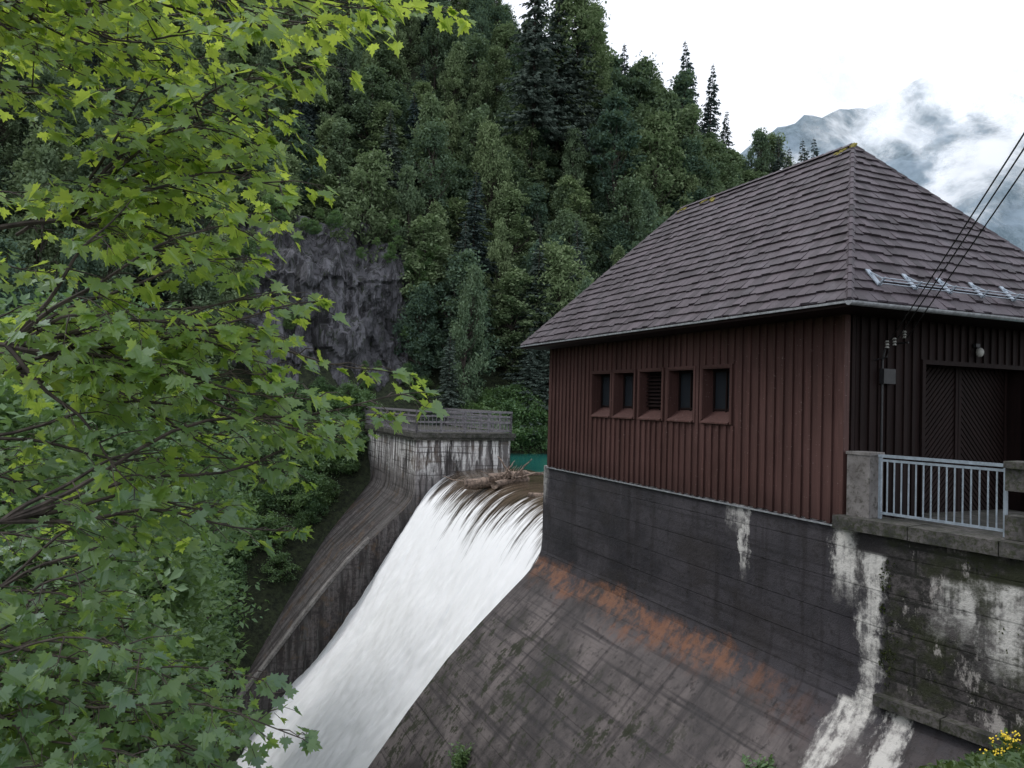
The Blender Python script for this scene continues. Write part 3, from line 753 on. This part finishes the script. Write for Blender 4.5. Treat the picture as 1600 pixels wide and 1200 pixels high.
def branch(tip,dens=1.,sizes=(.06,.112),width=1.):
    cand=sorted(hubs,key=lambda h:np.linalg.norm((h-tip)*np.array([.4,.7,1.]))+random.uniform(0,.7))
    start=cand[0]
    if start[0]>tip[0]-.4: start=tip-np.array([.9,random.uniform(-.3,.3),random.uniform(-.1,.6)])
    L=np.linalg.norm(tip-start); n=14
    pts=curve(start,tip,random.uniform(-.03,.12),n)
    bw.tube(pts,[.012*(1-k)+.003 for k in np.linspace(0,1,n)],5)
    bd=(tip-start)/L; k=.1 if L<2 else .25; side=1
    while k<1.0:
        i=min(n-2,int(k*(n-1))); p=pts[i]+(pts[i+1]-pts[i])*(k*(n-1)-i)
        tl=random.uniform(.18,.5)*(1.1-.5*k)*width
        an=side*random.uniform(.4,1.2); dr=np.array([bd[0]*math.cos(an)-bd[1]*math.sin(an),bd[0]*math.sin(an)+bd[1]*math.cos(an),random.uniform(-.5,.35)])
        q=p+dr*tl; bw.tube([p,(p+q)/2+np.array([0,0,.02]),q],[.005,.0035,.002],4)
        for m_ in range(int(2+tl*10*dens)):
            h=random.uniform(.2,1.0) if m_>1 else 1.0
            pp=p+dr*tl*h
            a2=random.uniform(-1.5,1.5); dv=np.array([dr[0]*math.cos(a2)-dr[1]*math.sin(a2),dr[0]*math.sin(a2)+dr[1]*math.cos(a2),random.uniform(-1.,-.05)])
            s=random.uniform(*sizes)
            st_=pp+dv*random.uniform(.03,.08)
            bw.tube([pp,st_],.0018,3)
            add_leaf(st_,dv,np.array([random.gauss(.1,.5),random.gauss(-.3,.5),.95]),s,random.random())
        side=-side; k+=random.uniform(.07,.14)/max(L,.6)
    for m_ in range(4):
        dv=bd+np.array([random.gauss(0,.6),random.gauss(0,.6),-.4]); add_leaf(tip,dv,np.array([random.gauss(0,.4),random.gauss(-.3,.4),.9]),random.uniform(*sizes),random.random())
for i in range(48):
    py=-60+1290*(i+random.random()*.7)/48
    px=np.interp(py,bxy,bxx)-random.choice([0,0,25,60,110])
    branch(P3(px,py,random.uniform(3.9,5.8)),1.)
for i in range(58):
    py=random.uniform(-120,620) if i%3 else random.uniform(600,1250)
    px=random.uniform(-40,max(60,np.interp(py,bxy,bxx)-110))
    branch(P3(px,py,random.uniform(3.8,7.2)),1.)
for px,py,dp in ((665,612,4.6),(640,585,4.9),(555,690,4.6),(500,470,4.4),(700,10,5.2),(480,1150,4.4),(420,1060,4.6),(590,8,4.8),(600,650,4.7),(470,830,4.5)): branch(P3(px,py,dp),.8,width=.6)
mpl=empty('maple_tree')
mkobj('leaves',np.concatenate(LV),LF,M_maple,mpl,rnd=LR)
bw.make('trunk_and_branches',M_trunk,mpl)

# ------------------------------------------------------------------ small plants
def plant(name,x,y,z,n,h,sp,flower=False):
    b=B(); lc=[]; fl=B()
    for i in range(n):
        a=random.random()*6.28; r=random.random()*sp; hh=h*random.uniform(.5,1.1)
        p0=np.array([x+r*.4*math.cos(a),y+r*.4*math.sin(a),z]); p1=np.array([x+r*math.cos(a),y+r*math.sin(a),z+hh])
        b.tube([p0,(p0+p1)/2+np.array([0,0,.05]),p1],[.006,.005,.003],4,.4)
        for k in range(10):
            lc.append(p0+(p1-p0)*random.uniform(.2,1)+rng.normal(size=3)*.05)
        if flower:
            for k in range(7):
                c=p1+rng.normal(size=3)*np.array([.035,.035,.02])
                fl.obox(c,(.009,0,.004),(0,.009,.003),(0,0,.004))
    lv,lf=leaves(np.array(lc),.075,.3); nb=len(b.v)
    root=empty(name)
    mkobj('stems_and_leaves',np.concatenate([np.array(b.v),lv]),b.f+(lf+nb).tolist(),M_grass if flower else M_leafN,root,rnd=b.r+rng.random(len(lf)).tolist())
    if flower: fl.make('flowers',M_yel,root)
plant('yellow_flower_plant',6.85,10.4,-5.1,24,.74,.34,True)
for (t,s,hh) in ((9.3,4.9,.75),(.25,1.75,.5)):
    z=np.interp(s,[0,1.4,3.7,6.5],[-6,-7.2,-9.35,-12.8]); x,y,_=TC(t,-s,0); plant('wild_shrub',x,y,z-.1,55,hh,.45)
gv=[]
for i in range(7000):
    x=random.uniform(3,13); y=random.uniform(6,13.5); t,c=toTC(x,y)
    if t>-3.2 or c>-1.2: continue
    gv.append((x,y,terr(t,c)+random.uniform(0,.25)))
lv,lf=leaves(np.array(gv),.08,.1); mkobj('bank_vegetation',lv,lf,M_grass,rnd=rng.random(len(lf)))
b=[]
for i in range(2600):
    k=random.choice([random.gauss(.03,.07),random.gauss(.12,.12),random.uniform(0,6)]); z=random.choice([random.uniform(-5.5,-2.6),-3.7+random.gauss(0,.3),-4.8+random.gauss(0,.3),-2.75+random.gauss(0,.12)])
    if k<0.02 or z>-2.5 or z<-5.6 or mnoise.noise(Vector((k*2.,z*2.,1)))<.08: continue
    p=Bp+f2*k-p2*random.uniform(-.02,.03); b.append((p[0],p[1],z))
lv,lf=leaves(np.array(b),.03,.0); mkobj('wall_moss',lv,lf,M_mossleaf,rnd=rng.random(len(lf)))

# ------------------------------------------------------------------ distant mountain + mist
V=[];F=[];nx,ny=150,60
for j in range(ny):
    y=420+430*j/(ny-1)
    for i in range(nx):
        x=-150+1500*i/(nx-1)
        q=x/850; rh=np.interp(q,[-.2,.2,.3,.36,.42,.48,.54,.6,.7,.9,1.5],[.22,.33,.375,.40,.41,.44,.48,.465,.44,.5,.4])*850
        k=j/(ny-1); n=mnoise.fractal(Vector((x*.006,y*.006,0)),1.,2.,6)
        V.append((x,y,rh*(k**.8)+n*45*(1-.3*k)-20+mnoise.noise(Vector((x*.06,y*.06,3)))*6))
for j in range(ny-1):
    for i in range(nx-1):
        a=j*nx+i; F.append((a,a+1,a+nx+1,a+nx))
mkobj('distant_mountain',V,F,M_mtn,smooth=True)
def mistmat(name,sc,lo,hi,seed,em=.35):
    m=NT(name); p=m.pos(); uv=m.uv(); u,v,_=m.sep(uv)
    q=m.n('ShaderNodeVectorMath',operation='ADD'); m.L(m.vm(p,(1,1,1.3)),q.inputs[0]); q.inputs[1].default_value=(seed*97,seed*31,0)
    n=m.noise(q.outputs[0],sc,8,.6,.6)
    f=m.M('MULTIPLY',m.M('MULTIPLY',u,m.M('SUBTRACT',1.,u)),4.); g=m.M('MULTIPLY',m.M('MULTIPLY',v,m.M('SUBTRACT',1.,v)),4.)
    ed=m.M('POWER',m.M('MULTIPLY',f,g),.5)
    a=m.ramp(m.M('ADD',n,m.M('MULTIPLY',m.M('SUBTRACT',ed,1.),.35)),lo,hi)
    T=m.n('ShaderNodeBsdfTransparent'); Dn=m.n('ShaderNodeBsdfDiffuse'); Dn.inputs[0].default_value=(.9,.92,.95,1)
    E=m.n('ShaderNodeEmission'); E.inputs[0].default_value=(.93,.95,1,1); E.inputs[1].default_value=em  # mist glows by itself: skylight whiteness added as emission
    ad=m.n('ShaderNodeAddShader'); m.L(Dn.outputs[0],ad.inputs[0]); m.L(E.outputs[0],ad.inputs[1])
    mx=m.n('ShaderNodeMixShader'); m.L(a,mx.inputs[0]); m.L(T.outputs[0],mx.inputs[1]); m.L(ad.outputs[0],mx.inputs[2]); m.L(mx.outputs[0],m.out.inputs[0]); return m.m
cloud=empty('low_cloud')
def mist(i,x0,x1,y,z0,z1,sc,lo,hi,em=.4):
    V=[];F=[];UV=[];N=24
    for b_ in range(N):
        for a_2 in range(N):
            x=x0+(x1-x0)*a_2/(N-1); z=z0+(z1-z0)*b_/(N-1)
            V.append((x,y+40*mnoise.noise(Vector((x*.008,z*.008,i)))+ (z-z0)*.25,z))
    for b_ in range(N-1):
        for a_2 in range(N-1):
            k=b_*N+a_2; F.append((k,k+1,k+N+1,k+N)); UV+=[(a_2/(N-1),b_/(N-1)),((a_2+1)/(N-1),b_/(N-1)),((a_2+1)/(N-1),(b_+1)/(N-1)),(a_2/(N-1),(b_+1)/(N-1))]
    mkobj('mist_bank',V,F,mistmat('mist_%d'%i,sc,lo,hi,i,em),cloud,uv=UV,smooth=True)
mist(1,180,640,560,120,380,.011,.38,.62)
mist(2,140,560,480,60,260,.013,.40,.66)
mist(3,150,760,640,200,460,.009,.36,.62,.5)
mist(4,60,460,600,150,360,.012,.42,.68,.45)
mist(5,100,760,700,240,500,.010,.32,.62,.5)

# ------------------------------------------------------------------ world, sun, camera
w=bpy.data.worlds.new('World'); scene.world=w; w.use_nodes=True; nt=w.node_tree; nt.nodes.clear()
el,az=math.radians(52),math.radians(-75)
sky=nt.nodes.new('ShaderNodeTexSky'); sky.sky_type='NISHITA'; sky.sun_disc=False; sky.sun_elevation=el; sky.sun_rotation=az
b1=nt.nodes.new('ShaderNodeBackground'); b1.inputs[1].default_value=.05; nt.links.new(sky.outputs[0],b1.inputs[0])
b2=nt.nodes.new('ShaderNodeBackground')
tc=nt.nodes.new('ShaderNodeTexCoord'); nz=nt.nodes.new('ShaderNodeTexNoise'); nz.inputs['Scale'].default_value=2.2; nz.inputs['Detail'].default_value=5
nt.links.new(tc.outputs['Generated'],nz.inputs['Vector'])
mr=nt.nodes.new('ShaderNodeMix'); mr.data_type='RGBA'; mr.inputs[6].default_value=(.84,.87,.96,1); mr.inputs[7].default_value=(1,1,1,1); nt.links.new(nz.outputs['Fac'],mr.inputs[0])
nt.links.new(mr.outputs[2],b2.inputs[0]); b2.inputs[1].default_value=1.1
ad=nt.nodes.new('ShaderNodeAddShader'); nt.links.new(b1.outputs[0],ad.inputs[0]); nt.links.new(b2.outputs[0],ad.inputs[1])
wo=nt.nodes.new('ShaderNodeOutputWorld'); nt.links.new(ad.outputs[0],wo.inputs[0])
sl_=bpy.data.lights.new('sun','SUN'); sl_.energy=1.3; sl_.angle=math.radians(25); sl_.color=(1,.98,.95)
so=bpy.data.objects.new('sun',sl_); scene.collection.objects.link(so)
sd=Vector((math.sin(az)*math.cos(el),math.cos(az)*math.cos(el),math.sin(el)))
so.rotation_euler=sd.to_track_quat('Z','Y').to_euler()
cam=bpy.data.cameras.new('camera'); co=bpy.data.objects.new('camera',cam); scene.collection.objects.link(co)
cam.sensor_width=36; cam.lens=36*1180/1600; cam.clip_end=6000; cam.clip_start=.1
r=Vector((1,0,.0262)).normalized(); f=Vector((0,1,.0237)); f=(f-r*f.dot(r)).normalized(); u=r.cross(f)
co.matrix_world=Matrix(((r.x,u.x,-f.x,0),(r.y,u.y,-f.y,0),(r.z,u.z,-f.z,0),(0,0,0,1)))
scene.camera=co
scene.view_settings.view_transform='Standard'; scene.view_settings.look='None'; scene.view_settings.exposure=0
